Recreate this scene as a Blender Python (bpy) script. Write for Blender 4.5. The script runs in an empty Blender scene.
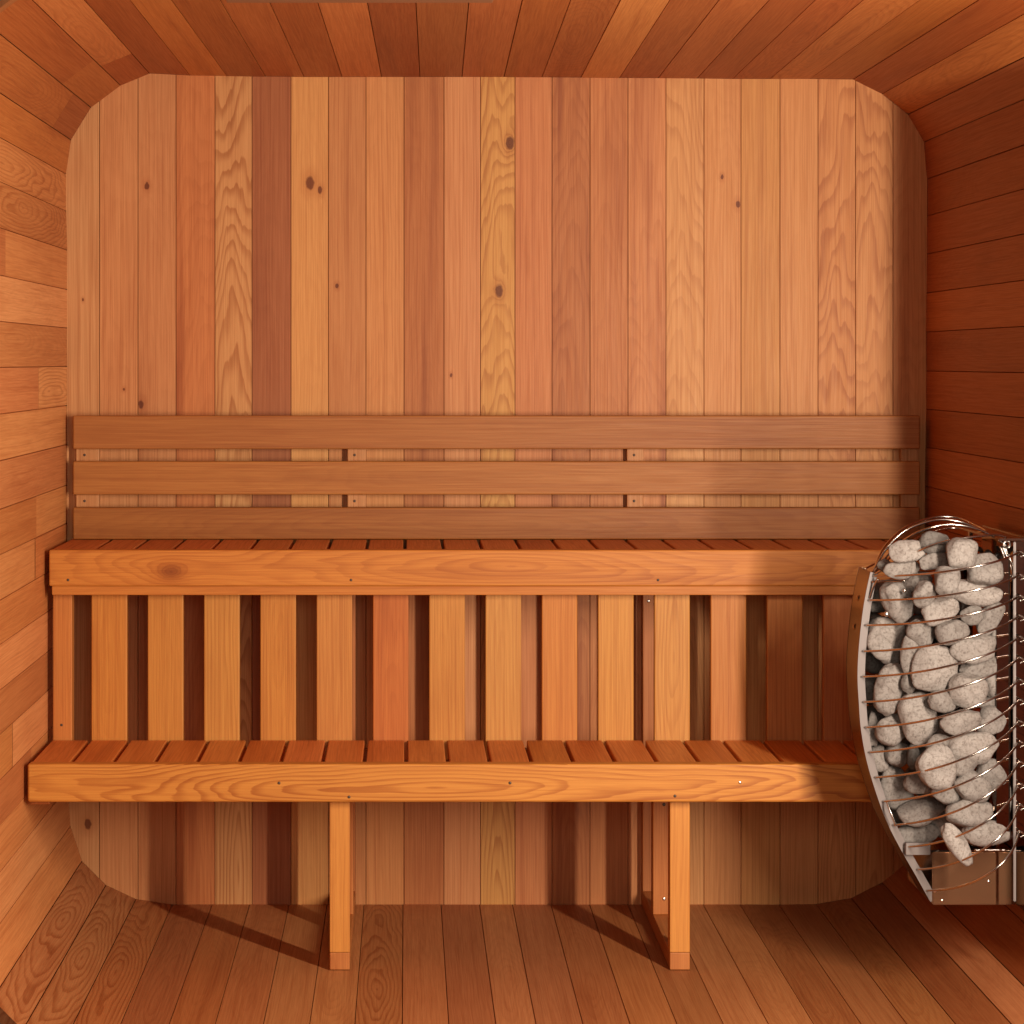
import bpy, bmesh, math, random
from mathutils import Vector, Matrix, noise

# ------------------------------------------------------------------ basics
SC = bpy.context.scene
COL = SC.collection
RND = random.Random(11)
CAM_D, FOC, VPX, VPY, CAM_Z, K = 6.5, 2600.0, 406.0, 362.0, 1.3575, 400.0
# world: x right, y away from the camera, z up; back wall at y = 0, room towards -y
# t = distance of a point in front of the back wall (y = -t)

def P(px, py, t):
    d = CAM_D - t
    return Vector(((px - VPX) * d / FOC, -t, CAM_Z - (py - VPY) * d / FOC))

def WX(px): return (px - VPX) / K
def WZ(py): return CAM_Z - (py - VPY) / K

def lin(c):
    return tuple((v / 255 / 12.92) if v / 255 <= 0.04045 else ((v / 255 + 0.055) / 1.055) ** 2.4 for v in c)

def tone(r, g, b):                      # wood colour from an sRGB triple
    l = lin((r, g, b))
    return (min(l[0] * 1.0, .9), min(l[1] * 1.17, .9), min(l[2] * 1.06, .9), 1)

def tag(o, label=None, cat=None, group=None, kind=None):
    if label: o['label'] = label
    if cat: o['category'] = cat
    if group: o['group'] = group
    if kind: o['kind'] = kind
    return o

def empty(name, loc):
    o = bpy.data.objects.new(name, None)
    o.empty_display_size = .05
    o.location = loc
    COL.objects.link(o)
    return o

def link(name, me, parent=None, loc=(0, 0, 0)):
    """loc is a world position"""
    o = bpy.data.objects.new(name, me)
    COL.objects.link(o)
    loc = Vector(loc)
    if parent is not None:
        o.parent = parent
        p = parent
        while p is not None:
            loc = loc - Vector(p.location)
            p = p.parent
    o.location = loc
    return o

# ------------------------------------------------------------------ materials
class NT:
    def __init__(self, name):
        self.m = bpy.data.materials.new(name)
        self.m.use_nodes = True
        self.t = self.m.node_tree
        self.t.nodes.clear()
    def n(self, kind, **kw):
        nd = self.t.nodes.new(kind)
        for k, v in kw.items(): setattr(nd, k, v)
        return nd
    def set(self, sock, v):
        if isinstance(v, bpy.types.NodeSocket): self.t.links.new(v, sock)
        elif v is not None: sock.default_value = v
    def math(self, op, a, b=None, c=None, clamp=False):
        nd = self.n('ShaderNodeMath', operation=op, use_clamp=clamp)
        self.set(nd.inputs[0], a); self.set(nd.inputs[1], b); self.set(nd.inputs[2], c)
        return nd.outputs[0]
    def comb(self, x, y, z=0.0):
        nd = self.n('ShaderNodeCombineXYZ')
        self.set(nd.inputs[0], x); self.set(nd.inputs[1], y); self.set(nd.inputs[2], z)
        return nd.outputs[0]
    def noise(self, vec, scale=1, detail=2, rough=.5, dist=0):
        nd = self.n('ShaderNodeTexNoise')
        self.set(nd.inputs['Vector'], vec)
        nd.inputs['Scale'].default_value = scale
        nd.inputs['Detail'].default_value = detail
        nd.inputs['Roughness'].default_value = rough
        nd.inputs['Distortion'].default_value = dist
        return nd.outputs['Fac']
    def mrange(self, v, a, b, c=0.0, d=1.0, smooth=True):
        nd = self.n('ShaderNodeMapRange', interpolation_type='SMOOTHSTEP' if smooth else 'LINEAR')
        self.set(nd.inputs[0], v)
        for i, q in enumerate((a, b, c, d)): self.set(nd.inputs[i + 1], q)
        return nd.outputs[0]
    def mix(self, fac, a, b, mode='MIX'):
        nd = self.n('ShaderNodeMix', data_type='RGBA', blend_type=mode)
        self.set(nd.inputs[0], fac); self.set(nd.inputs[6], a); self.set(nd.inputs[7], b)
        return nd.outputs[2]
    def attr(self, name):
        nd = self.n('ShaderNodeAttribute', attribute_name=name, attribute_type='GEOMETRY')
        return nd
    def sep(self, v):
        nd = self.n('ShaderNodeSeparateXYZ'); self.set(nd.inputs[0], v)
        return nd.outputs
    def finish(self, color, rough=.5, metal=0., bump=None, bstr=.2, bdist=.001, spec=.5):
        b = self.n('ShaderNodeBsdfPrincipled')
        o = self.n('ShaderNodeOutputMaterial')
        self.set(b.inputs['Base Color'], color)
        self.set(b.inputs['Roughness'], rough)
        self.set(b.inputs['Metallic'], metal)
        b.inputs['Specular IOR Level'].default_value = spec
        if bump is not None:
            bn = self.n('ShaderNodeBump')
            bn.inputs['Strength'].default_value = bstr
            bn.inputs['Distance'].default_value = bdist
            self.set(bn.inputs['Height'], bump)
            self.t.links.new(bn.outputs[0], b.inputs['Normal'])
        self.t.links.new(b.outputs[0], o.inputs[0])
        return self.m

def wood_material():
    w = NT('cedar_wood')
    uvn = w.n('ShaderNodeUVMap', uv_map='uv')
    u, v, _ = w.sep(uvn.outputs[0])
    tn = w.attr('tone').outputs['Color']
    par = w.attr('par')
    seed, fig, streak = w.sep(par.outputs['Vector'])
    kA = w.attr('knot'); ku, kv, kr = w.sep(kA.outputs['Vector'])
    kB = w.attr('knotb'); lu, lv, lr = w.sep(kB.outputs['Vector'])
    su = w.math('ADD', u, w.math('MULTIPLY', seed, 37.0))
    sv = w.math('ADD', v, w.math('MULTIPLY', seed, 11.0))
    s9 = w.math('MULTIPLY', seed, 91.0)
    # wandering of the grain along the board
    wob = w.math('MULTIPLY', w.math('SUBTRACT', w.noise(w.comb(w.math('MULTIPLY', su, 2.2), w.math('MULTIPLY', sv, 9.0), s9), 1, 2), .5), .012)
    vw = w.math('ADD', sv, wob)
    fine = w.noise(w.comb(w.math('MULTIPLY', su, 6.0), w.math('MULTIPLY', vw, 360.0), s9), 1, 3, .6)
    mid = w.noise(w.comb(w.math('MULTIPLY', su, 1.3), w.math('MULTIPLY', vw, 190.0), s9), 1, 3, .6)
    wide = w.noise(w.comb(w.math('MULTIPLY', su, 1.1), w.math('MULTIPLY', vw, 30.0), s9), 1, 2, .5)
    blot = w.noise(w.comb(w.math('MULTIPLY', su, 3.0), w.math('MULTIPLY', sv, 13.0), s9), 1, 3, .55)
    # knots
    def knot(uu, vv, rr):
        a = w.math('MULTIPLY', w.math('SUBTRACT', u, uu), .62)
        b = w.math('SUBTRACT', v, vv)
        j = w.math('MULTIPLY', w.math('SUBTRACT', w.noise(w.comb(w.math('MULTIPLY', u, 90.), w.math('MULTIPLY', v, 90.)), 1, 1), .5), .005)
        d = w.math('SQRT', w.math('ADD', w.math('MULTIPLY', a, a), w.math('MULTIPLY', b, b)))
        return w.math('DIVIDE', w.math('ADD', d, j), w.math('MAXIMUM', rr, .00001))
    d1 = knot(ku, kv, kr); d2 = knot(lu, lv, lr)
    dk = w.math('MINIMUM', d1, d2)
    halo = w.math('DIVIDE', 1.0, w.math('ADD', 1.0, w.math('MULTIPLY', dk, dk)))
    # growth rings of a flat sawn board: a plane cut nearly along a log
    n1 = w.noise(w.comb(w.math('MULTIPLY', su, 1.5), w.math('MULTIPLY', sv, 8.0), s9), 1, 2, .5)
    n2 = w.noise(w.comb(w.math('MULTIPLY', su, 7.0), w.math('MULTIPLY', sv, 50.0), s9), 1, 2, .5)
    h = w.math('ADD', w.math('MULTIPLY', u, .07), w.math('MULTIPLY', w.math('SUBTRACT', n1, .5), .075))
    h = w.math('ADD', h, w.math('MULTIPLY', halo, .03))
    h = w.math('ADD', h, w.math('MULTIPLY', w.math('SUBTRACT', n2, .5), .007))
    vo = w.math('ADD', v, w.math('MULTIPLY', w.math('SUBTRACT', seed, .5), .03))
    rho = w.math('SQRT', w.math('ADD', w.math('ADD', w.math('MULTIPLY', vo, w.math('MULTIPLY', vo, .55)), w.math('MULTIPLY', h, h)), .00003))
    ph = w.math('FRACT', w.math('MULTIPLY', rho, 165.0))
    ring = w.math('MULTIPLY', w.mrange(ph, .35, .88), w.mrange(ph, .9, 1.0, 1.0, 0.0))
    ring = w.math('MULTIPLY', ring, w.mrange(blot, .25, .6, .45, 1.0))
    ring = w.math('MULTIPLY', ring, fig)
    # quarter sawn lines where the board has no figure
    lines = w.math('MULTIPLY', w.mrange(mid, .46, .72), w.math('SUBTRACT', 1.0, w.math('MULTIPLY', fig, .7)))
    col = w.mix(w.math('MULTIPLY', w.mrange(fine, .3, .70), .56), tn, (.74, .60, .50, 1), 'MULTIPLY')
    col = w.mix(w.math('MULTIPLY', lines, .72), col, (.76, .62, .52, 1), 'MULTIPLY')
    col = w.mix(w.math('MULTIPLY', ring, .72), col, (.60, .40, .26, 1), 'MULTIPLY')
    col = w.mix(w.math('MULTIPLY', w.mrange(wide, .48, .78), streak), col, (.58, .38, .27, 1), 'MULTIPLY')
    col = w.mix(w.math('MULTIPLY', w.mrange(wide, .46, .2), w.math('MULTIPLY', streak, .6)), col, (1.22, 1.25, 1.2, 1), 'MULTIPLY')
    col = w.mix(w.math('MULTIPLY', w.mrange(blot, .5, .8), .4), col, (.74, .58, .48, 1), 'MULTIPLY')
    col = w.mix(w.math('MULTIPLY', w.mrange(dk, 3.2, .8), .45), col, (.7, .5, .36, 1), 'MULTIPLY')
    col = w.mix(w.math('MULTIPLY', w.mrange(dk, 1.15, .7), w.math('MULTIPLY', .9, w.math('LESS_THAN', kr, .0115))), col, (.28, .15, .09, 1), 'MULTIPLY')
    col = w.mix(w.math('MULTIPLY', w.math('MULTIPLY', w.mrange(dk, 1.9, .1), w.mrange(wide, .2, .6, .45, 1.0)), w.math('MULTIPLY', .8, w.math('GREATER_THAN', kr, .0115))), col, (.42, .26, .18, 1), 'MULTIPLY')
    rg = w.math('ADD', .42, w.math('MULTIPLY', fine, .22))
    hgt = w.math('ADD', w.math('MULTIPLY', fine, .6), w.math('MULTIPLY', blot, .8))
    return w.finish(col, rg, 0, hgt, .22, .0012, .35)

def stone_material():
    w = NT('grey_stone')
    tc = w.n('ShaderNodeTexCoord').outputs['Object']
    tn = w.attr('tone').outputs['Color']
    a = w.noise(tc, 190, 4, .7)
    b = w.noise(tc, 38, 4, .6)
    c = w.noise(tc, 620, 2, .6)
    col = w.mix(w.math('MULTIPLY', w.mrange(a, .46, .70), .85), tn, (.46, .42, .40, 1), 'MULTIPLY')
    col = w.mix(w.math('MULTIPLY', w.mrange(b, .45, .7), .5), col, (.7, .66, .63, 1), 'MULTIPLY')
    col = w.mix(w.math('MULTIPLY', w.mrange(c, .52, .7), .55), col, (1.5, 1.48, 1.45, 1), 'MULTIPLY')
    vein = w.n('ShaderNodeTexVoronoi', feature='DISTANCE_TO_EDGE')
    w.set(vein.inputs['Vector'], tc); vein.inputs['Scale'].default_value = 17
    col = w.mix(w.math('MULTIPLY', w.mrange(vein.outputs['Distance'], .03, .0), .35), col, (.55, .52, .5, 1), 'MULTIPLY')
    h = w.math('ADD', w.math('MULTIPLY', a, .7), w.math('MULTIPLY', b, 1.6))
    return w.finish(col, .85, 0, h, .6, .0022, .25)

def metal_material(name, col, rough, streak=.0, metal=1.0):
    w = NT(name)
    tc = w.n('ShaderNodeTexCoord').outputs['Object']
    x, y, z = w.sep(tc)
    n = w.noise(w.comb(w.math('MULTIPLY', x, 30), w.math('MULTIPLY', y, 30), w.math('MULTIPLY', z, 700)), 1, 2)
    s = w.noise(tc, 14, 3)
    r = w.math('ADD', rough, w.math('MULTIPLY', w.math('SUBTRACT', n, .5), streak))
    r = w.math('ADD', r, w.math('MULTIPLY', w.math('SUBTRACT', s, .5), streak * .5))
    c = w.mix(w.math('MULTIPLY', w.mrange(s, .45, .75), .25), (*col, 1), (.8, .76, .72, 1), 'MULTIPLY')
    return w.finish(c, r, metal)

WOOD = wood_material()
STONE = stone_material()
STEEL = metal_material('brushed_steel', (.42, .34, .29), .045, .01)
POLISH = metal_material('polished_steel', (.55, .47, .40), .045, .01)
FLANGE = metal_material('satin_steel', (.22, .185, .175), .6, .04, .15)
PLATE = metal_material('brown_steel', (.26, .19, .15), .22, .02)
BOXM = metal_material('reflection_tinted_steel', (.27, .13, .065), .24, .02, .7)  # brown of the reflected wood floor is painted into the box steel
ROD = metal_material('steel_rod', (.68, .62, .57), .24, .05)
SCREW = metal_material('screw_metal', (.80, .76, .72), .3, .05)
DARK = metal_material('oxidised_screw', (.10, .06, .04), .55, .05, .3)
BLACKM = metal_material('heating_element_metal', (.16, .14, .13), .45, .05, .8)

# ------------------------------------------------------------------ wood meshes with board data
class WoodMesh:
    def __init__(self):
        self.v = []; self.f = []; self.uv = []; self.tone = []; self.par = []; self.ka = []; self.kb = []
    def face(self, pts, uvs, tn, par, ka=(0, 0, 0), kb=(0, 0, 0)):
        i = len(self.v)
        self.v += [tuple(p) for p in pts]
        self.f.append(list(range(i, i + len(pts))))
        self.uv.append(uvs); self.tone.append(tn); self.par.append(par); self.ka.append(ka); self.kb.append(kb)
    def build(self, name):
        me = bpy.data.meshes.new(name)
        me.from_pydata(self.v, [], self.f)
        uvl = me.uv_layers.new(name='uv')
        k = 0
        for uvs in self.uv:
            for q in uvs:
                uvl.data[k].uv = q; k += 1
        for nm, src in (('tone', self.tone), ('par', self.par)):
            at = me.attributes.new(nm, 'FLOAT_COLOR', 'FACE')
            for i, c in enumerate(src):
                at.data[i].color = (c[0], c[1], c[2], 1)
        for nm, src in (('knot', self.ka), ('knotb', self.kb)):
            at = me.attributes.new(nm, 'FLOAT_VECTOR', 'FACE')
            for i, c in enumerate(src):
                at.data[i].vector = (c[0], c[1], c[2])
        me.materials.append(WOOD)
        return me

def board(name, parent, lo, hi, grain, tn, fig=0., streak=.3, bevel=.0025, seed=None, ka=(0, 0, 0), kb=(0, 0, 0), seg=2, cut=None):
    """a solid board between world corners lo and hi (x, t, z), grain along axis 0/1/2"""
    lo = Vector((lo[0], -lo[1], lo[2])); hi = Vector((hi[0], -hi[1], hi[2]))
    c = (lo + hi) / 2
    h = Vector([abs(q) / 2 for q in (hi - lo)])
    bm = bmesh.new()
    bmesh.ops.create_cube(bm, size=2)
    for q in bm.verts: q.co = Vector((q.co.x * h.x, q.co.y * h.y, q.co.z * h.z))
    if cut: cut(bm, c)
    bmesh.ops.bevel(bm, geom=bm.edges[:], offset=bevel, segments=seg, affect='EDGES', profile=.5)
    others = [a for a in range(3) if a != grain]
    # across = the wider of the other two directions
    wa, ta = (others if h[others[0]] >= h[others[1]] else others[::-1])
    sd = RND.random() if seed is None else seed
    W = WoodMesh()
    bm.normal_update()
    for f in bm.faces:
        n = [abs(q) for q in f.normal]
        ax = n.index(max(n))
        uvs = []
        for lp in f.loops:
            p = lp.vert.co
            if ax == grain: uvs.append((p[ta] * .35 + 3, p[wa]))
            elif ax == ta: uvs.append((p[grain], p[wa]))
            else: uvs.append((p[grain], p[ta] + .5 * h[wa]))
        W.face([lp.vert.co for lp in f.loops], uvs, tn, (sd, fig if ax != grain else min(1, fig + .3), streak), ka, kb)
    bm.free()
    me = W.build(name)
    # weld the split corners so the board is a closed solid
    b2 = bmesh.new(); b2.from_mesh(me)
    bmesh.ops.remove_doubles(b2, verts=b2.verts, dist=1e-6)
    b2.to_mesh(me); b2.free()
    return link(name, me, parent, c)

def jit(c, a=10):
    d = RND.uniform(-a, a)
    return tone(*[max(0, min(255, q + d + RND.uniform(-a * .35, a * .35))) for q in c])

# ------------------------------------------------------------------ room shell
left_low = [(172, 904.5), (136, 899), (106, 885), (82, 861), (70.5, 826), (67, 788)]
leftwall = [(67, 749), (67, 711), (67, 673), (67, 636), (67, 598), (67, 561), (67, 523), (67, 485), (67, 444.5), (67, 405.5), (67, 366.5), (67, 328), (67, 289.5), (67, 250), (66, 211), (66, 174)]
left_up = [(71, 140), (91, 107.5), (120.5, 85.5), (149.5, 73.5)]
ceil_pts = [(190, 75.5), (227, 76), (265.5, 76.5), (304, 77), (342, 77), (381.5, 77), (420, 77), (462, 77), (504, 77), (542, 77.3), (581, 77.6), (619.5, 78), (658, 78.2), (697, 78.5), (732.6, 79), (770, 79), (810, 79), (853, 79.5)]
right_up = [(882, 94), (908, 114.5), (924, 142), (927, 179)]
rightwall = [(927, 216), (927, 254), (926.5, 293), (926, 332), (926, 371), (926, 409), (925.5, 447), (925, 486), (925, 524), (925, 562), (925, 600), (925, 638), (925, 676), (925, 714), (925, 752), (925, 790)]
right_low = [(921, 829), (904, 865), (882, 882.5), (851, 898), (816, 904)]
floor_pts = [(779, 904.5), (740, 904.5), (703, 904.5), (666, 904.5), (628, 904.5), (589.6, 904.5), (551, 904.5), (512.5, 904.5), (479.6, 904.5), (441, 904.5), (403, 904.5), (364, 904.5), (327, 904.5), (289, 904.5), (249.6, 904.5), (212, 904.5)]
outline = left_low + leftwall + left_up + ceil_pts + right_up + rightwall + right_low + floor_pts
ROOM = 1.70

def w2(p): return Vector((WX(p[0]), WZ(p[1])))
CEN = Vector((0.22, 1.03))

def shell(name, pts, tones, figs=.15, streak=.3, joints=None, flat=0., skew=None):
    W = WoodMesh()
    q = [w2(p) for p in pts]
    for i in range(len(q) - 1):
        a, b = q[i], q[i + 1]
        d = (b - a); L = d.length; d.normalize()
        nrm = Vector((-d.y, d.x))
        if nrm.dot(CEN - (a + b) / 2) < 0: nrm = -nrm          # towards the room
        g = .0011
        a1, b1 = a + d * g, b - d * g
        a0, b0 = a - nrm * .006, b - nrm * .006
        cuts = [0.0] + sorted((joints or {}).get(i, [])) + [ROOM]
        for k in range(len(cuts) - 1):
            t0, t1 = cuts[k], cuts[k + 1]
            if k > 0: t0 += .0012
            tn = tones[(i * 3 + k * 5) % len(tones)] if isinstance(tones, list) else tones(i, k)
            sd = RND.random()
            fg = figs if not callable(figs) else figs(i, k)
            par = (sd, fg, streak)
            off = RND.uniform(-.0006, .0006) + flat
            A, B = a1 + nrm * off, b1 + nrm * off
            tm = (t0 + t1) / 2
            def quad(p, r, v0, v1):
                ka, kb = (skew(p.x), skew(r.x)) if skew else (0, 0)
                W.face([(p.x - ka * t0, -t0, p.y), (p.x - ka * t1, -t1, p.y), (r.x - kb * t1, -t1, r.y), (r.x - kb * t0, -t0, r.y)],
                       [(t0 - tm, v0), (t1 - tm, v0), (t1 - tm, v1), (t0 - tm, v1)], tn, par)
            quad(a0, A, -L / 2 - .006, -L / 2)
            quad(A, B, -L / 2, L / 2)
            quad(B, b0, L / 2, L / 2 + .006)
        # outer skin so the wall has thickness
        for dep, ext in ((.0061, .004), (.035, .03)):
            e0, e1 = a - nrm * dep - d * ext, b - nrm * dep + d * ext
            W.face([(e0.x, 0.03, e0.y), (e1.x, 0.03, e1.y), (e1.x, -ROOM, e1.y), (e0.x, -ROOM, e0.y)],
                   [(0, 0), (0, L), (ROOM, L), (ROOM, 0)], tone(120, 70, 42), (.3, 0, .2))
        continue
        W.face([(e0.x, 0, e0.y), (e1.x, 0, e1.y), (e1.x, -ROOM, e1.y), (e0.x, -ROOM, e0.y)],
               [(0, 0), (0, L), (ROOM, L), (ROOM, 0)], tone(150, 90, 55), (.3, 0, .2))
    me = W.build(name)
    o = link(name, me)
    tag(o, kind='structure')
    return o

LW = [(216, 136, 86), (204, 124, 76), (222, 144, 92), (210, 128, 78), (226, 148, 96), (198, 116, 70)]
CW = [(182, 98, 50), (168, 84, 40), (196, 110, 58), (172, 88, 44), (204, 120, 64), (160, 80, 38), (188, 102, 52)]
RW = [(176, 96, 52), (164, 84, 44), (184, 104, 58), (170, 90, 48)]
FW = [(188, 114, 72), (178, 106, 66), (198, 124, 80), (170, 98, 60), (192, 118, 74)]
def pick(lst, a=7):
    return lambda i, k: jit(RND.choice(lst), a)

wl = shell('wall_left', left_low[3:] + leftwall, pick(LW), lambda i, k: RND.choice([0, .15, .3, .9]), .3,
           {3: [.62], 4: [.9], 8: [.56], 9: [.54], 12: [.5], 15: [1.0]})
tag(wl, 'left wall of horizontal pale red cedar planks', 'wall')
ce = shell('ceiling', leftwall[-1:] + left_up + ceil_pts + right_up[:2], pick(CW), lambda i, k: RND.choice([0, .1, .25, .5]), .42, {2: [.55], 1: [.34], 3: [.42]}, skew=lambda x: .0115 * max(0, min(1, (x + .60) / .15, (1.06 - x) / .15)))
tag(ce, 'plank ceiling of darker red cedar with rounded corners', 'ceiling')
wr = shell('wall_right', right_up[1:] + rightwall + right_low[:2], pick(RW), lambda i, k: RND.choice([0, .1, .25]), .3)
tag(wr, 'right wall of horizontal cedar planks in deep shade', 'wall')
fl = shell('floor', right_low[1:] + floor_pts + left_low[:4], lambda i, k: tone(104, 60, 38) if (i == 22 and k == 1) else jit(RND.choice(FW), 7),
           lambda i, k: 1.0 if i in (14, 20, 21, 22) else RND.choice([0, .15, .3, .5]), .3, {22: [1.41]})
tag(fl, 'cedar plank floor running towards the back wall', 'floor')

# back wall: vertical planks clipped to the outline
OUT = [w2(p) for p in outline]
def clip(poly, x, keep_right):
    res = []
    for i in range(len(poly)):
        a, b = poly[i], poly[(i + 1) % len(poly)]
        ia = (a.x >= x) == keep_right; ib = (b.x >= x) == keep_right
        if ia: res.append(a)
        if ia != ib:
            s = (x - a.x) / (b.x - a.x); res.append(a + (b - a) * s)
    return res

edges = [60, 99.5, 138, 176, 215, 252, 291, 328.5, 366, 404, 444, 480.6, 515, 552, 590, 628, 666, 704, 741, 780, 818, 855.6, 893, 932]
planks = [  # colour, figure, streak
    ((212, 146, 100), 0, .2), ((212, 138, 92), .1, .2), ((206, 132, 88), .1, .25), ((206, 122, 74), .25, .7), ((212, 144, 94), 1.0, .1),
    ((172, 98, 62), .1, .3), ((222, 150, 92), .1, .25), ((204, 130, 82), .05, .25), ((214, 138, 86), .1, .2), ((190, 112, 66), .1, .65),
    ((214, 138, 92), .0, .2), ((216, 148, 84), .85, .2), ((210, 128, 82), .05, .35), ((190, 112, 66), .4, .85), ((202, 122, 74), .2, .3),
    ((214, 134, 86), .3, .85), ((222, 150, 96), .5, .15), ((220, 144, 90), .1, .15), ((214, 140, 80), .05, .3), ((218, 142, 88), .05, .2),
    ((216, 138, 84), .8, .2), ((216, 140, 86), .7, .2), ((206, 130, 78), .2, .3)]
knots = {2: [(147, 186, .006), (141, 404, .007)], 6: [(310, 183, .011), (320, 190, .006)], 11: [(510, 143, .011), (499, 291, .010)], 17: [(722, 177, .004), (738, 204, .0058)],
         1: [(124, 389, .003), (88, 824, .009)], 7: [(337, 286, .004), (0, 0, 0)], 0: [(83, 300, .0025), (88, 824, .009)], 10: [(451, 375, .003), (0, 0, 0)]}
W = WoodMesh()
for i, (c, fg, st) in enumerate(planks):
    g = .0010
    x0, x1 = WX(edges[i]), WX(edges[i + 1])
    poly = clip(clip(OUT, x0 + g, True), x1 - g, False)
    xm = (x0 + x1) / 2
    sd = RND.random()
    ks = [((WZ(k[1]), WX(k[0]) - xm, k[2]) if k[2] else (0, 0, 0)) for k in knots.get(i, [])] + [(0, 0, 0)] * 2
    off = RND.uniform(0, .0008)
    W.face([(p.x, -off, p.y) for p in poly], [(p.y, p.x - xm) for p in poly], tone(*c), (sd, fg, st), ks[0], ks[1])
    for xx, s in ((x0 + g, 1), (x1 - g, -1)):
        zs = [p.y for p in poly if abs(p.x - xx) < 1e-5]
        if len(zs) >= 2:
            z0, z1 = min(zs), max(zs)
            W.face([(xx, -off, z0), (xx, -off, z1), (xx - s * g, .006, z1), (xx - s * g, .006, z0)],
                   [(z0, xx - xm), (z1, xx - xm), (z1, xx - xm - s * .006), (z0, xx - xm - s * .006)], tone(*c), (sd, fg, st))
big = [CEN + (p - CEN) * 1.03 for p in OUT]
W.face([(p.x, .006, p.y) for p in big], [(p.y, p.x) for p in big], tone(150, 88, 54), (.5, 0, .2))
W.face([(p.x, .035, p.y) for p in big], [(p.y, p.x) for p in big], tone(150, 88, 54), (.5, 0, .2))
wb = link('wall_back', W.build('wall_back'))
tag(wb, 'back wall of vertical cedar planks in varied tan and red tones', 'wall', kind='structure')

# front end of the room: a slim frame round the open front (the photograph is taken through it)
Wm = WoodMesh()
inn = [CEN + (p - CEN) * .988 for p in OUT]
for i in range(len(OUT)):
    k = (i + 1) % len(OUT)
    a, b, c, d = OUT[i], OUT[k], inn[k], inn[i]
    def fq(pts, uvs): Wm.face(pts, uvs, tone(160, 92, 54), (.4, .1, .3))
    for t in (ROOM, ROOM + .04):
        fq([(q.x, -t, q.y) for q in (a, b, c, d)], [(q.y, q.x) for q in (a, b, c, d)])
    for p, q in ((a, b), (d, c)):
        fq([(p.x, -ROOM, p.y), (q.x, -ROOM, q.y), (q.x, -ROOM - .04, q.y), (p.x, -ROOM - .04, p.y)], [(p.y, 0), (q.y, 0), (q.y, .05), (p.y, .05)])
wf = link('wall_front', Wm.build('wall_front'))
tag(wf, 'slim frame around the open front of the room', 'wall', kind='structure')

# ledge board on the ceiling at the very top of the photo
o = board('trim_1', None, (-.353, 1.388, WZ(77) - .0065), (.171, 1.48, WZ(77) - .0008), 0, tone(150, 98, 74), 0, .2)
tag(o, 'thin board fixed flat under the ceiling', 'trim', kind='structure')

# ------------------------------------------------------------------ small fittings
def dome(name, parent, loc, r, nrm, mat, h=.35):
    bm = bmesh.new()
    bmesh.ops.create_uvsphere(bm, u_segments=14, v_segments=8, radius=r)
    for v in bm.verts: v.co.z *= h
    bmesh.ops.delete(bm, geom=[v for v in bm.verts if v.co.z < -r * h * .35], context='VERTS')
    # cross slot
    rot = Vector((0, 0, 1)).rotation_difference(Vector(nrm)).to_matrix().to_4x4()
    bm.transform(rot)
    me = bpy.data.meshes.new(name); bm.to_mesh(me); bm.free()
    me.materials.append(mat)
    for p in me.polygons: p.use_smooth = True
    return link(name, me, parent, loc)

def screw(parent, px, py, t, r=.0032, mat=DARK, nrm=(0, -1, 0)):
    p = P(px, py, t)
    return dome('screw', parent, p, r, nrm, mat)

# ------------------------------------------------------------------ upper bench
XL, XR = -.834, 1.275
ub = empty('sauna_bench', (0.22, -.21, 0))
tag(ub, 'upper cedar bench against the back wall with vertical slatted skirt', 'bench')
board('front_rail', ub, (XL, .387, .834), (XR, .425, .918), 0, tone(208, 124, 54), .55, .35, .003, seed=.37, ka=(-.77, -.010, .015))
board('lower_rail', ub, (XL + .006, .383, .8125), (XR - .006, .420, .8335), 0, tone(202, 118, 52), .1, .2, .0015)
n = 0
x = XL + .001
gaps = [-.7308 + .09105 * i for i in range(23)]
for gp in gaps:
    x1 = min(gp - .004, XR - .001)
    if x1 - x > .01:
        board('seat_slat', ub, (x, .02, .889), (x1, .3865, .9168), 1, jit((208, 118, 62), 9), RND.choice([0, .2, .4]), .3)
    x = gp + .004
board('back_ledger', ub, (XL + .01, .0012, .842), (XR - .01, .038, .8885), 0, tone(170, 96, 56), 0, .2)
# cleat carrying the slats behind the rail
board('support_cleat', ub, (XL + .01, .345, .845), (XR - .01, .3825, .8885), 0, tone(170, 96, 56), 0, .2)
# skirt
sk = []
sx = [(91.4 + 56.3 * i, 127 + 56.3 * i) for i in range(16)]
S_T = .372
sc = K * CAM_D / (CAM_D - S_T)
skc = [(208, 128, 58), (206, 131, 62), (206, 135, 67), (206, 129, 60), (204, 128, 66), (198, 108, 52), (206, 132, 64), (208, 138, 72), (208, 125, 58), (212, 138, 66),
       (212, 140, 72), (202, 122, 60), (204, 122, 60), (200, 114, 60), (204, 120, 66), (204, 120, 66)]
for i, (a, b) in enumerate(sx):
    xa, xb = (a - VPX) / sc, (b - VPX) / sc
    if xb > XR: continue
    o = board('skirt_slat', ub, (xa, S_T - .022, .42), (xb, S_T, .812), 2, tone(*skc[i]), .5 if i in (2, 10) else RND.choice([0, .12, .2]), .22)
o = board('end_post', ub, ((53 - VPX) / sc, S_T - .04, .42), ((72 - VPX) / sc, S_T, .812), 2, tone(206, 122, 62), .1, .2)
screw(ub, 61.5, 725, S_T + .0005)
board('skirt_rail', ub, (XL + .03, .312, .40), (XR - .01, .3495, .44), 0, tone(160, 90, 52), 0, .2)
for px in (351, 658, 936, 68):
    screw(ub, px, 580, .4255)
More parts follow.
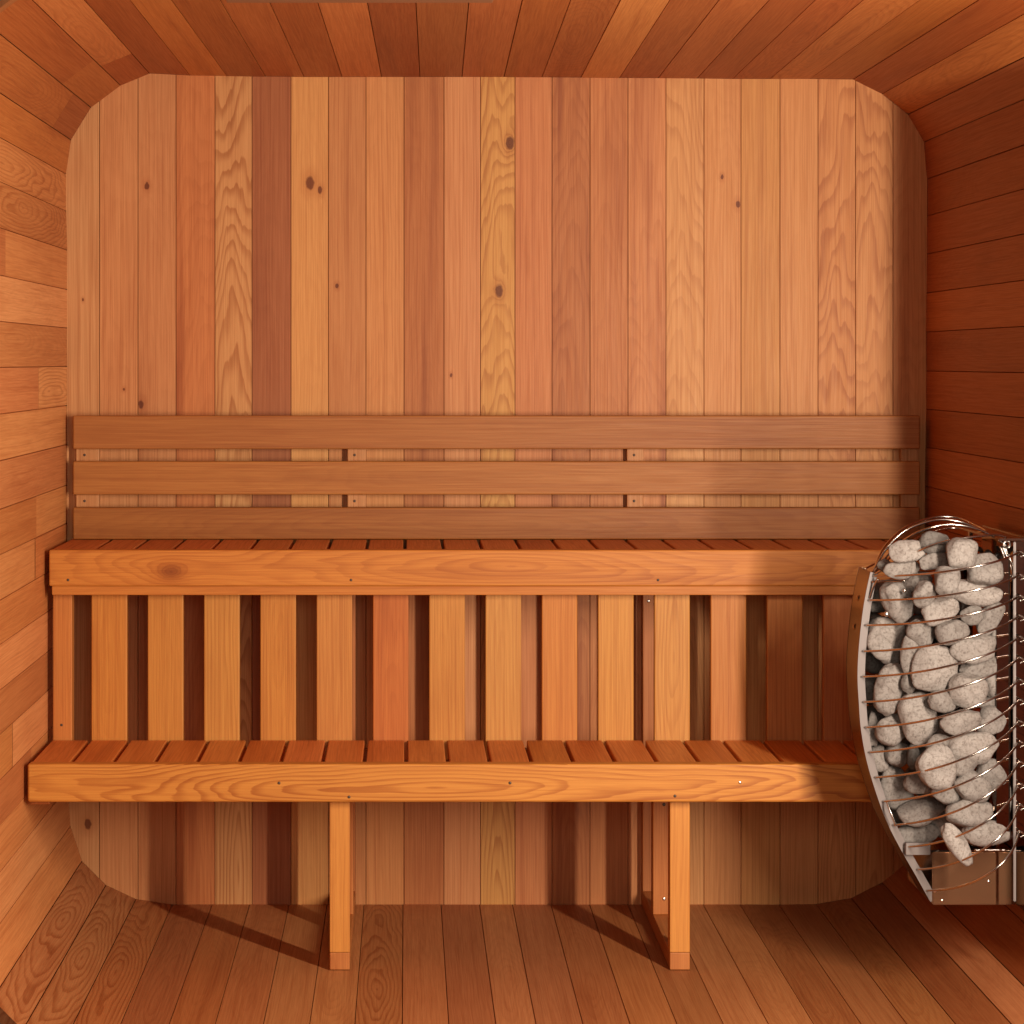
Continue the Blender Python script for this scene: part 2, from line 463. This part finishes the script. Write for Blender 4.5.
# ------------------------------------------------------------------ lower bench
lb = empty('sauna_bench', (0.22, -.55, 0))
tag(lb, 'lower cedar step bench with front legs standing on the floor', 'bench')
LXL, LXR = -.8375, 1.272
board('front_rail', lb, (LXL, .710, .3835), (LXR, .748, .468), 0, tone(212, 132, 60), 1.0, .1, .005, seed=.83, seg=3)
x = LXL + .004
for i in range(23):
    gp = -.7449 + .09314 * i
    x1 = min(gp - .0045, LXR - .001)
    if x1 - x > .01:
        board('seat_slat', lb, (x, .376, .440), (x1, .7095, .4665), 1, jit((220, 126, 62), 10), RND.choice([0, .1, .2, .3]), .35)
    x = gp + .0045
for px, py in ((279, 783), (349, 797), (510, 783), (675, 796)):
    screw(lb, px, py, .7485, .0034)
screw(lb, 740, 782.5, .7485, .0034, SCREW)
board('end_cleat', lb, (LXL + .001, .398, .372), (LXL + .045, .708, .3825), 1, tone(190, 108, 60), 0, .2, .002)
board('end_cleat', lb, (LXR - .045, .398, .372), (LXR - .001, .708, .3825), 1, tone(190, 108, 60), 0, .2, .002)
FZ = WZ(904.5)
for k, (xa, xb) in enumerate(((-.170, -.1255), (.588, .6325))):
    leg = board('leg', lb, (xa, .662, FZ + .0405), (xb, .7075, .4395), 2, tone(216, 136, 66), .15, .2, .002)
    board('foot_rail', lb, (xa, .003, FZ + .0015), (xb, .706, FZ + .040), 1, tone(196, 116, 64), .1, .3, .002)
    mp = board('middle_post', lb, (xa, .262, FZ + .0405), (xb, .3115, .398), 2, tone(200, 116, 62), .1, .2, .002)
    board('wall_post', lb, (xa, .0015, FZ + .0405), (xb, .042, .840), 2, tone(196, 114, 66), .1, .2, .002)
    board('seat_bearer', lb, (xa, .345, .3985), (xb, .6605, .4395), 1, tone(190, 110, 60), .1, .2, .002)
for px, py in ((664, 804.5), (664, 899)):
    screw(lb, px, py, .3118, .0042, SCREW if py > 850 else DARK)
screw(lb, 648.5, 601, .0425, .0042, SCREW)

# ------------------------------------------------------------------ backrest
br = empty('sauna_backrest', (0.22, -.06, .90))
tag(br, 'slatted backrest of three long horizontal brown boards above the upper bench', 'backrest')
B_T = .056
for p1, p0, c, f, sdd in ((415.6, 449, (178, 106, 54), .05, .2), (461.3, 494.7, (184, 112, 56), .15, .55), (507.4, 539.4, (168, 100, 47), .3, .71)):
    z1, z0 = [CAM_Z - (p - VPY) * (CAM_D - B_T) / FOC for p in (p1, p0)]
    board('backrest_board', br, ((73 - VPX) * (CAM_D - B_T) / FOC, B_T - .025, z0), ((920 - VPX) * (CAM_D - B_T) / FOC, B_T, z1), 0, tone(*c), f, .3, .003, seed=sdd)
sb = K * CAM_D / (CAM_D - .03)
for a, b, q in ((76, 99, 84.5), (347.5, 366, 354.5), (627, 643.5, 634), (901, 918, 909)):
    xa, xb = (a - VPX) / sb, (b - VPX) / sb
    board('cleat', br, (xa, .0012, .93), (xb, .0305, 1.21), 2, tone(206, 136, 90), .1, .2, .0015)
    for py in (455, 501):
        if a < 880: screw(br, q, py, .0308, .0034)

# ------------------------------------------------------------------ heater
HT = empty('sauna_heater', (1.14, -1.02, .25))
tag(HT, 'wall-mounted steel sauna heater with curved rod cage full of stones', 'heater')

def mesh_from(name, verts, faces, mat, parent, smooth=False):
    me = bpy.data.meshes.new(name)
    c = Vector((0, 0, 0))
    for v in verts: c += Vector(v)
    c /= len(verts)
    me.from_pydata([tuple(Vector(v) - c) for v in verts], [], faces)
    bm = bmesh.new(); bm.from_mesh(me)
    bmesh.ops.recalc_face_normals(bm, faces=bm.faces); bm.to_mesh(me); bm.free()
    me.materials.append(mat)
    if smooth:
        for p in me.polygons: p.use_smooth = True
    return link(name, me, parent, c)

def sbox(name, lo, hi, mat, parent, bev=.0015):
    bm = bmesh.new()
    bmesh.ops.create_cube(bm, size=1)
    lo = Vector((lo[0], -lo[1], lo[2])); hi = Vector((hi[0], -hi[1], hi[2]))
    s = hi - lo; c = (lo + hi) / 2
    for v in bm.verts: v.co = Vector((v.co.x * abs(s.x), v.co.y * abs(s.y), v.co.z * abs(s.z)))
    bmesh.ops.bevel(bm, geom=bm.edges[:], offset=bev, segments=2, affect='EDGES')
    me = bpy.data.meshes.new(name); bm.to_mesh(me); bm.free()
    me.materials.append(mat)
    return link(name, me, parent, c)

def tube(name, pts, r, mat, parent, cyc=False, n=8):
    pts = [Vector(p) for p in pts]
    # smooth sampling (Catmull-Rom)
    res = []
    m = len(pts)
    for i in range(m - 1):
        p0 = pts[max(i - 1, 0)]; p1 = pts[i]; p2 = pts[i + 1]; p3 = pts[min(i + 2, m - 1)]
        for s in range(6):
            u = s / 6
            res.append(.5 * ((2 * p1) + (p2 - p0) * u + (2 * p0 - 5 * p1 + 4 * p2 - p3) * u * u + (3 * p1 - p0 - 3 * p2 + p3) * u ** 3))
    res.append(pts[-1])
    V, F = [], []
    up = Vector((0, 0, 1))
    for i, p in enumerate(res):
        tg = (res[min(i + 1, len(res) - 1)] - res[max(i - 1, 0)]).normalized()
        a = tg.cross(up)
        if a.length < .05: a = tg.cross(Vector((0, 1, 0)))
        a.normalize(); b = tg.cross(a)
        up = -b if False else up
        for k in range(n):
            an = 2 * math.pi * k / n
            V.append(p + a * math.cos(an) * r + b * math.sin(an) * r)
    L = len(res)
    for i in range(L - 1):
        for k in range(n):
            F.append((i * n + k, i * n + (k + 1) % n, (i + 1) * n + (k + 1) % n, (i + 1) * n + k))
    F.append(tuple(range(n))[::-1]); F.append(tuple((L - 1) * n + k for k in range(n)))
    return mesh_from(name, V, F, mat, parent, True)

T_N, T_F = 1.095, .955                # near and far edge of the curved front plate
prof_px = [(870.5, 572), (866.5, 590), (863, 610), (859.8, 637), (858, 660), (857.6, 680), (858.8, 702), (860.8, 728), (866, 758), (874.5, 788), (886, 820), (900, 848), (916, 876), (930.5, 902)]
prof = []
for px, py in prof_px:
    p = P(px, py, T_N); prof.append(Vector((p.x, p.z)))
# resample smoothly
def cr(pts, sub=5):
    out = []
    m = len(pts)
    for i in range(m - 1):
        p0 = pts[max(i - 1, 0)]; p1 = pts[i]; p2 = pts[i + 1]; p3 = pts[min(i + 2, m - 1)]
        for s in range(sub):
            u = s / sub
            out.append(.5 * ((2 * p1) + (p2 - p0) * u + (2 * p0 - 5 * p1 + 4 * p2 - p3) * u * u + (3 * p1 - p0 - 3 * p2 + p3) * u ** 3))
    out.append(pts[-1])
    return out
pr = cr(prof)
def normal_in(i):
    d = (pr[min(i + 1, len(pr) - 1)] - pr[max(i - 1, 0)]).normalized()
    nn = Vector((-d.y, d.x))
    if nn.x < 0: nn = -nn
    return nn
def strip(name, off0, off1, t0, t1, mat, parent):
    V, F = [], []
    for i, p in enumerate(pr):
        nn = normal_in(i)
        a, b = p + nn * off0, p + nn * off1
        V += [(a.x, -t0, a.y), (b.x, -t0, b.y), (b.x, -t1, b.y), (a.x, -t1, a.y)]
    for i in range(len(pr) - 1):
        for k in range(4):
            F.append((i * 4 + k, i * 4 + (k + 1) % 4, (i + 1) * 4 + (k + 1) % 4, (i + 1) * 4 + k))
    F.append((0, 1, 2, 3)); m = (len(pr) - 1) * 4; F.append((m, m + 1, m + 2, m + 3))
    return mesh_from(name, V, F, mat, parent)
fp = strip('front_plate', .0003, .003, T_F + .003, T_N - .003, PLATE, HT)
strip('plate_flange', 0, .0155, T_N - .003, T_N, FLANGE, fp)
strip('plate_flange', 0, .0155, T_F, T_F + .003, STEEL, fp)
for tt, z in ((1.02, .86), (1.02, .80)):
    xx = min(pr, key=lambda q: abs(q.y - z)).x
    dome('bolt', fp, (xx, -tt, z), .007, (-1, 0, 0), STEEL, .5)

# frame against the wall
U_X = 1.243
sbox('back_panel', (1.262, .80, .235), (1.283, 1.20, 1.0), STEEL, HT)
sbox('wall_bracket', (1.2835, .88, .86), (1.2985, 1.12, .92), STEEL, HT)
sbox('wall_bracket', (1.2835, .88, .36), (1.2985, 1.12, .42), STEEL, HT)
sbox('side_panel', (1.204, 1.196, .40), (1.232, 1.199, .955), STEEL, HT, .0008)
sbox('side_panel', (1.204, .801, .40), (1.232, .804, .955), STEEL, HT, .0008)
sbox('upright', (1.2335, 1.214, .262), (1.2385, 1.222, .992), FLANGE, HT, .0012)
sbox('upright', (1.2325, .795, .236), (1.2395, .815, .992), POLISH, HT, .0012)
sbox('upright_face', (1.240, 1.2005, .40), (1.262, 1.204, .992), STEEL, HT, .0008)
sbox('top_rail', (1.205, .80, .994), (1.262, 1.215, .9985), POLISH, HT, .001)
# control box at the foot
bx = sbox('control_box', (1.0935, .83, .2297), (1.268, 1.0985, .3398), BOXM, HT, .002)
for px, py in ((935, 891), (942, 900.5), (988.5, 881.5)):
    p = P(px, py, 1.099); dome('screw', bx, p, .0038, (0, -1, 0), SCREW, .5)
sbox('stone_tray', (1.04, .84, .3405), (1.2605, 1.10, .3435), STEEL, HT, .001)
a_, b_ = P(906, 843, 1.115), P(930.5, 855, 1.115)
sbox('tray_bracket', (a_.x, 1.101, b_.z), (b_.x, 1.115, a_.z), FLANGE, HT, .001)
tube('tray_rod', [P(974, 850, 1.12), P(990, 850, 1.12), P(1006, 850, 1.12)], .003, ROD, HT)
tube('tray_rod', [P(980, 844.5, 1.12), P(1000, 844, 1.12)], .002, ROD, HT)
# heating elements standing among the stones
for tt in (.93, 1.02, 1.11):
    tube('heating_element', [(1.245, -tt, .37), (1.245, -tt, .6), (1.245, -tt, .85), (1.24, -tt, .93), (1.225, -tt - .004, .958), (1.212, -tt - .008, .93), (1.212, -tt - .01, .85)], .0052, BLACKM, HT)

# cage rods: from the near flange of the plate round to the upright, and the same on the far side
rodL = [(879, 576), (869.5, 600), (865, 625), (862.5, 651), (861.5, 676.5), (862, 701.7), (864, 727), (868, 752), (873, 777), (880, 801), (889, 824.6), (900.5, 846.7), (912.5, 869), (927, 890)]
rodR = [(1019, 552), (1019, 575), (1019, 596), (1019, 616), (1019, 637), (1019, 658), (1019, 680), (1019, 700), (1019, 721.5), (1019, 742), (1019, 762), (1019, 784), (1019, 805), (1019, 832)]
def rod_points(A, B, bul):
    pts = []
    for k in range(9):
        s = k / 8
        p = A.lerp(B, s)
        e = (1 - abs(2 * s - 1) ** 2.2)
        p.y += -bul * e
        pts.append(p)
    return pts
for i in range(len(rodL)):
    A = P(rodL[i][0] + 2, rodL[i][1], T_N - .0045)
    # stay on the plate
    A.x = min(pr, key=lambda q: abs(q.y - A.z)).x + .008
    A.y = -(T_N + .0008)
    B = P(rodR[i][0], rodR[i][1], 1.224)
    B.x = 1.2455; B.y = -1.2235
    pts = rod_points(A, B, .135)
    hook = [B + Vector((.006, .006, -.003)), B + Vector((.007, .010, -.009)), B + Vector((.001, .012, -.012))]
    tube('cage_rod', pts + hook[:1], .0023, ROD, HT)
    tube('rod_hook', [B + Vector((-.001, -.002, .001)), B + Vector((.006, -.001, -.001)), B + Vector((.008, 0, -.007)), B + Vector((.001, -.001, -.010))], .0018, ROD, HT, n=6)
    A2 = Vector((A.x, -(T_F - .0008), A.z)); B2 = Vector((1.236, -.793, B.z))
    tube('cage_rod', rod_points(A2, B2, -.075 if not .34 < A.z < .55 else -.06), .0023, ROD, HT)
# arched rods over the top of the stones
arcs = [([(871, 573), (883, 549), (902, 529.5), (922, 520.5), (941, 516.6), (961, 518.5), (980, 527.3), (996, 538), (1006.5, 544)], (1.09, 1.00, .93, .88, .86, .87, .92, 1.02, 1.12)),
        ([(872, 572), (886, 549), (904, 531.5), (923, 523), (941, 519.5), (961, 522), (981, 530), (997, 540), (1006.5, 545)], (1.09, 1.10, 1.10, 1.09, 1.08, 1.08, 1.10, 1.13, 1.16)),
        ([(874, 574), (893, 549), (912, 535), (930, 528), (947, 524.5), (966, 526), (984, 531.5), (1000, 541), (1007, 546)], (1.09, 1.12, 1.16, 1.18, 1.18, 1.18, 1.17, 1.16, 1.16)),
        ([(875, 575), (895, 553), (914, 540), (931, 532), (950, 528), (968, 529.5), (985, 533.5), (1000, 542), (1008, 547)], (1.09, 1.02, .96, .90, .86, .88, .94, 1.04, 1.14)),
        ([(877, 575), (902, 558), (922, 549.5), (940, 543), (960, 538.5), (980, 536), (997, 534.8), (1006, 537)], (1.095, 1.15, 1.20, 1.22, 1.23, 1.22, 1.20, 1.19))]
for ap, ts in arcs:
    pts = [P(a[0], a[1], t) for a, t in zip(ap, ts)]
    pts[0] = Vector((pr[0].x + .006, pts[0].y - .0, pts[0].z))
    tube('cage_rod', pts, .0024, ROD, HT)
# ring where the arched rods meet, and the short stays behind it
c = P(1007, 544.5, 1.165)
tube('rod_ring', [c + Vector((math.cos(a) * .007, 0, math.sin(a) * .007)) for a in [k * math.pi / 4 for k in range(9)]], .0024, SCREW, HT)
for dx in (0, 5, 9):
    tube('stay_rod', [P(1000 + dx * .5, 546, 1.17), P(1006 + dx, 562 + dx, 1.18), P(1011 + dx * .3, 577, 1.19)], .0021, ROD, HT)
tube('inner_stay', [P(872, 582, 1.10), P(890, 580, 1.12), P(905, 581, 1.14)], .0022, ROD, HT)
tube('inner_stay', [P(870, 598, 1.10), P(874, 586, 1.11), P(878, 579, 1.12)], .0022, ROD, HT)
dome('inner_bolt', HT, P(886.5, 614, 1.16), .006, (0, -1, 0), SCREW, .7)
dome('inner_bolt', HT, P(904.5, 590.5, 1.17), .004, (0, -1, 0), SCREW, .7)
tube('inner_stay', [P(887, 802, 1.12), P(891, 813, 1.13), P(896, 826, 1.13)], .0022, ROD, HT)

# ------------------------------------------------------------------ stones
# (px, py, width px, height px, tilt in degrees counter-clockwise, layer, grey, label)
S = [
 (907, 551, 35, 22, 4, 0, 168, 'oval pale stone topmost at the left of the heater pile'),
 (934.5, 543, 30, 23, 0, 1, 120, 'dark grey stone at the very top of the heater pile'),
 (961.5, 553.5, 31, 30, -8, 0, 160, 'rounded stone at the top right of the heater pile'),
 (884.5, 566, 15, 14, 0, 1, 140, 'small stone tucked behind the plate top at the upper left of the heater'),
 (901.5, 569.5, 35, 19, 8, 0, 158, 'flat oval stone second from the top along the left of the heater'),
 (934.5, 561.5, 29, 17, 8, 1, 150, 'small oval stone below the dark topmost stone'),
 (983.5, 570, 36, 32, 6, 0, 150, 'large squarish grey stone near the upper right corner of the heater'),
 (917, 581, 30, 18, 22, 1, 150, 'small slanting oval stone under the flat oval stone at left'),
 (947, 581, 25, 33, -3, 0, 152, 'upright block-shaped stone in the upper middle of the heater'),
 (925, 594.5, 23, 28, -18, 0, 150, 'egg-shaped stone between the slanting oval and the upright block stone'),
 (898, 600.5, 30, 42, 30, 0, 158, 'long stone leaning down to the right below the plate top'),
 (976.5, 592.5, 50, 26, -10, 0, 168, 'wide oval stone at the right below the large squarish stone'),
 (940.5, 611.5, 37, 27, 18, 0, 172, 'pale oval stone in the middle below the egg-shaped stone'),
 (972, 615.5, 22, 19, 20, 1, 140, 'small shaded stone right of the pale oval middle stone'),
 (990, 617, 21, 40, -28, 0, 146, 'long stone slanting up at the right edge under the wide oval'),
 (885.5, 640.5, 37, 46, -4, 0, 162, 'large round stone at the left edge about a quarter way down'),
 (921.5, 633, 29, 25, -32, 0, 150, 'ridged stone just right of the large round left stone'),
 (952.5, 632, 33, 24, 8, 0, 150, 'oval grey stone at the centre right, one third down the pile'),
 (909.5, 653.5, 18, 40, -8, 0, 150, 'narrow upright stone between the large round left stone and the big pear-shaped stone'),
 (934.5, 669, 45, 47, -12, 0, 166, 'biggest pear-shaped pale stone in the centre of the heater'),
 (974, 649.5, 47, 27, 14, 0, 164, 'wide oval stone right of the big pear-shaped stone and above it'),
 (997, 635, 14, 26, 0, 1, 150, 'narrow stone at the right edge beside the oval centre stone'),
 (888.5, 690, 28, 54, -14, 0, 156, 'tall slanting stone at the left edge beside the big pear-shaped stone'),
 (982, 667.5, 44, 21, 8, 1, 148, 'broad stone half hidden under the wide oval on the right'),
 (967.5, 690.5, 38, 34, -18, 0, 166, 'rounded pale stone right of and below the big pear-shaped stone'),
 (994.5, 684, 20, 32, 4, 1, 156, 'square-ended stone at the right edge half way down the pile'),
 (908, 684, 14, 20, 0, 1, 130, 'small shaded stone behind the lower left of the pear-shaped stone'),
 (942.5, 702, 28, 21, -12, 1, 150, 'small oval stone directly under the big pear-shaped stone'),
 (918.5, 718, 36, 51, 12, 0, 166, 'large upright pitted stone left of centre just below half way'),
 (991, 703, 24, 12, 4, 2, 140, 'flat dark-shaded stone at the right edge under the square-ended stone'),
 (891, 731, 30, 34, -8, 0, 160, 'rounded stone left of the large upright pitted stone'),
 (872.5, 729, 12, 34, 2, 0, 146, 'thin upright stone against the steel plate in the middle of the left edge'),
 (961, 722, 40, 25, 12, 0, 160, 'oval stone right of the large upright pitted stone'),
 (991, 721, 27, 31, -30, 1, 150, 'rounded stone at the right edge beside the oval below half way'),
 (879, 759, 18, 27, 10, 0, 156, 'small egg-shaped stone against the steel plate two thirds down'),
 (898, 754.5, 24, 24, -15, 1, 150, 'small wedge-like stone right of the small egg-shaped one'),
 (914, 757, 13, 26, 0, 2, 96, 'darkest charcoal stone deep in the gap left of centre'),
 (973, 747.5, 49, 33, 6, 0, 170, 'large smooth wide stone on the right two thirds down'),
 (940, 744, 28, 20, 14, 2, 146, 'shaded stone behind the large smooth wide stone'),
 (938, 768, 39, 43, 30, 0, 168, 'large angular pale stone in the centre two thirds down'),
 (962.5, 766, 29, 20, 12, 1, 150, 'stone half covered between the angular pale stone and the smooth wide stone'),
 (896, 787, 33, 48, 20, 0, 158, 'long lumpy stone at the left edge in the lower third'),
 (920, 782, 32, 23, 8, 0, 150, 'triangular stone between the lumpy left stone and the angular pale stone'),
 (946, 793, 29, 22, -4, 1, 152, 'rounded stone under the angular pale stone'),
 (972.5, 788, 34, 29, -38, 0, 152, 'slanting stone right of centre in the lower third'),
 (992, 774.5, 31, 30, -20, 0, 146, 'grey rounded stone at the right edge under the smooth wide stone'),
 (1002.5, 797, 21, 38, 14, 0, 150, 'long upright stone at the lower right edge beside the upright'),
 (921.5, 811.5, 47, 27, 16, 0, 146, 'dark humped stone low on the left under the triangular stone'),
 (968.5, 813, 47, 28, 6, 0, 158, 'wide lumpy stone low in the middle right'),
 (916, 833.5, 45, 22, 5, 0, 138, 'rough mottled flat stone at the bottom left of the pile'),
 (957.5, 844, 20, 48, 33, -1, 172, 'elongated stone sliding down over the control box at the bottom'),
 (987, 833, 48, 25, 2, 0, 164, 'smooth oval stone at the bottom right of the pile'),
]

def surf_t(px, py):
    """front of the stone pile: just inside the bowed rods"""
    x0 = 866
    for (ax, ay), (bx_, by_) in zip(prof_px, prof_px[1:]):
        if ay <= py <= by_: x0 = ax + (bx_ - ax) * (py - ay) / (by_ - ay) + 6
    s = max(0, min(1, (px - x0) / (1017 - x0)))
    return T_N + (1.22 - T_N) * s + .135 * (1 - abs(2 * s - 1) ** 2.2) - .006

def stone(name, center, dims, ang, grey, seed, sub=4):
    """dims: half sizes in x, y, z"""
    bm = bmesh.new()
    bmesh.ops.create_icosphere(bm, subdivisions=sub, radius=1)
    o1 = Vector((seed * 13.7, seed * 5.1, seed * 3.3))
    rs = random.Random(int(seed * 1e6))
    pw = rs.uniform(2.2, 2.9)
    cuts = [(Vector((rs.uniform(-1, 1), rs.uniform(-1, 1), rs.uniform(-1, 1))).normalized(), rs.uniform(.72, .92)) for _ in range(5)]
    for v in bm.verts:
        d = v.co.normalized()
        k = (abs(d.x) ** pw + abs(d.y) ** pw + abs(d.z) ** pw) ** (-1 / pw)
        p = d * k
        for n_, h_ in cuts:                     # worn flats
            e = p.dot(n_) - h_
            if e > 0: p -= n_ * e * .65
        f = noise.noise(d * 1.1 + o1) * .13 + noise.noise(d * 2.6 + o1) * .055 + noise.noise(d * 7 + o1) * .014
        v.co = p * (1 + f)
    # normalise to the wanted extent
    ext = [max(abs(v.co[a]) for v in bm.verts) for a in range(3)]
    for v in bm.verts:
        v.co = Vector((v.co.x / ext[0] * dims[0], v.co.y / ext[1] * dims[1], v.co.z / ext[2] * dims[2]))
    bm.transform(Matrix.Rotation(-math.radians(ang), 4, 'Y'))
    me = bpy.data.meshes.new(name); bm.to_mesh(me); bm.free()
    at = me.attributes.new('tone', 'FLOAT_COLOR', 'FACE')
    l = lin((grey * .94, grey * .89, grey * .855))
    for i in range(len(me.polygons)): at.data[i].color = (*l, 1)
    me.materials.append(STONE)
    for p in me.polygons: p.use_smooth = True
    return link(name, me, None, center)

def rad(a, b, ang, dx, dz):
    """radius of a tilted ellipse in direction (dx, dz)"""
    L = math.hypot(dx, dz) or 1e-9
    th = math.atan2(dz, dx) - math.radians(ang)
    return a * b / math.sqrt((b * math.cos(th)) ** 2 + (a * math.sin(th)) ** 2)

placed = []
for it in sorted(S, key=lambda q: q[5]):
    px, py, w_, h_, ang, lay, g, lab = it
    t = min(surf_t(px, py), .010 + surf_t(px - w_ * .36, py), .010 + surf_t(px + w_ * .36, py)) - .017 - max(lay, 0) * .009
    sc_ = FOC / (CAM_D - t)
    a, b = w_ / 2 / sc_ * 1.06, h_ / 2 / sc_ * 1.06
    dep = min(max(min(a, b) * .8, .013), .026)
    t -= dep
    t_min = t - .045
    q = P(px, py, t)
    for (c2, a2, b2, an2, d2) in placed:
        dx, dz = c2.x - q.x, c2.z - q.z
        R = rad(a, b, ang, dx, dz) + rad(a2, b2, an2, dx, dz)
        m = math.hypot(dx, dz) / (R * .93)
        if m < 1:
            need = (dep + d2) * math.sqrt(max(0, 1 - m * m)) * .8
            t = min(t, -c2.y - need)
    t = max(t, t_min)
    sc_ = FOC / (CAM_D - t)
    a, b = w_ / 2 / sc_ * 1.06, h_ / 2 / sc_ * 1.06
    q = P(px, py, t)
    placed.append((q, a, b, ang, dep))
    o = stone('sauna_stone', q, (a, dep, b), ang, g, RND.random())
    tag(o, lab, 'stone', 'stones in the heater cage')
# stones deeper in the cage, seen only as dark glimpses in the gaps
inner = []
zz = .395
while zz < .90:
    for tt in (1.05, .965):
        lo_x = min(pr, key=lambda q: abs(q.y - zz)).x + .052
        x = lo_x
        while x < 1.20:
            inner.append((x + RND.uniform(-.006, .006), tt + RND.uniform(-.006, .006), zz + RND.uniform(-.006, .006)))
            x += .072
    zz += .066
for (x, tt, z) in inner:
    ok = True
    for (c2, a2, b2, an2, d2) in placed:
        if (Vector((x, -tt, z)) - c2).length < .034 + (a2 + b2 + d2) / 3: ok = False
    if not ok: continue
    o = stone('sauna_stone', (x, -tt, z), (.037, .034, .033), RND.uniform(-25, 25), RND.uniform(120, 150), RND.random(), 3)
    tag(o, 'grey stone buried deep in the heater behind the front stones', 'stone', 'buried stones in the heater')

# ------------------------------------------------------------------ light
def area(name, loc, target, sx, sy, power, col):
    d = bpy.data.lights.new(name, 'AREA')
    d.shape = 'RECTANGLE'; d.size = sx; d.size_y = sy; d.energy = power; d.color = col
    o = bpy.data.objects.new(name, d)
    o.location = loc
    o.rotation_euler = (Vector(target) - Vector(loc)).to_track_quat('-Z', 'Y').to_euler()
    COL.objects.link(o)
    return o
area('doorway_light', (1.342, -2.95, 1.17), (-1.5, 0, 1.10), .045, 1.2, 88, (1, .85, .70))
area('front_light', (.2, -5.8, 1.5), (.0, 0, 1.0), .8, .8, 30, (1, .85, .70))

w = bpy.data.worlds.new('World'); SC.world = w; w.use_nodes = True
w.node_tree.nodes['Background'].inputs[0].default_value = (1, .86, .74, 1)
w.node_tree.nodes['Background'].inputs[1].default_value = .025

# ------------------------------------------------------------------ camera
cd = bpy.data.cameras.new('camera')
co = bpy.data.objects.new('camera', cd); COL.objects.link(co)
co.location = (0, -CAM_D, CAM_Z); co.rotation_euler = (math.pi / 2, 0, 0)
cd.sensor_width = 36; cd.sensor_fit = 'HORIZONTAL'
cd.lens = FOC / 1024 * 36
cd.shift_x = (512 - VPX) / 1024; cd.shift_y = -(512 - VPY) / 1024
cd.clip_end = 50
SC.camera = co
vs = SC.view_settings
vs.view_transform = 'Standard'; vs.look = 'None'; vs.exposure = 0.0; vs.gamma = 1
SC.display_settings.display_device = 'sRGB'
try: vs.use_curve_mapping = False
except Exception: pass
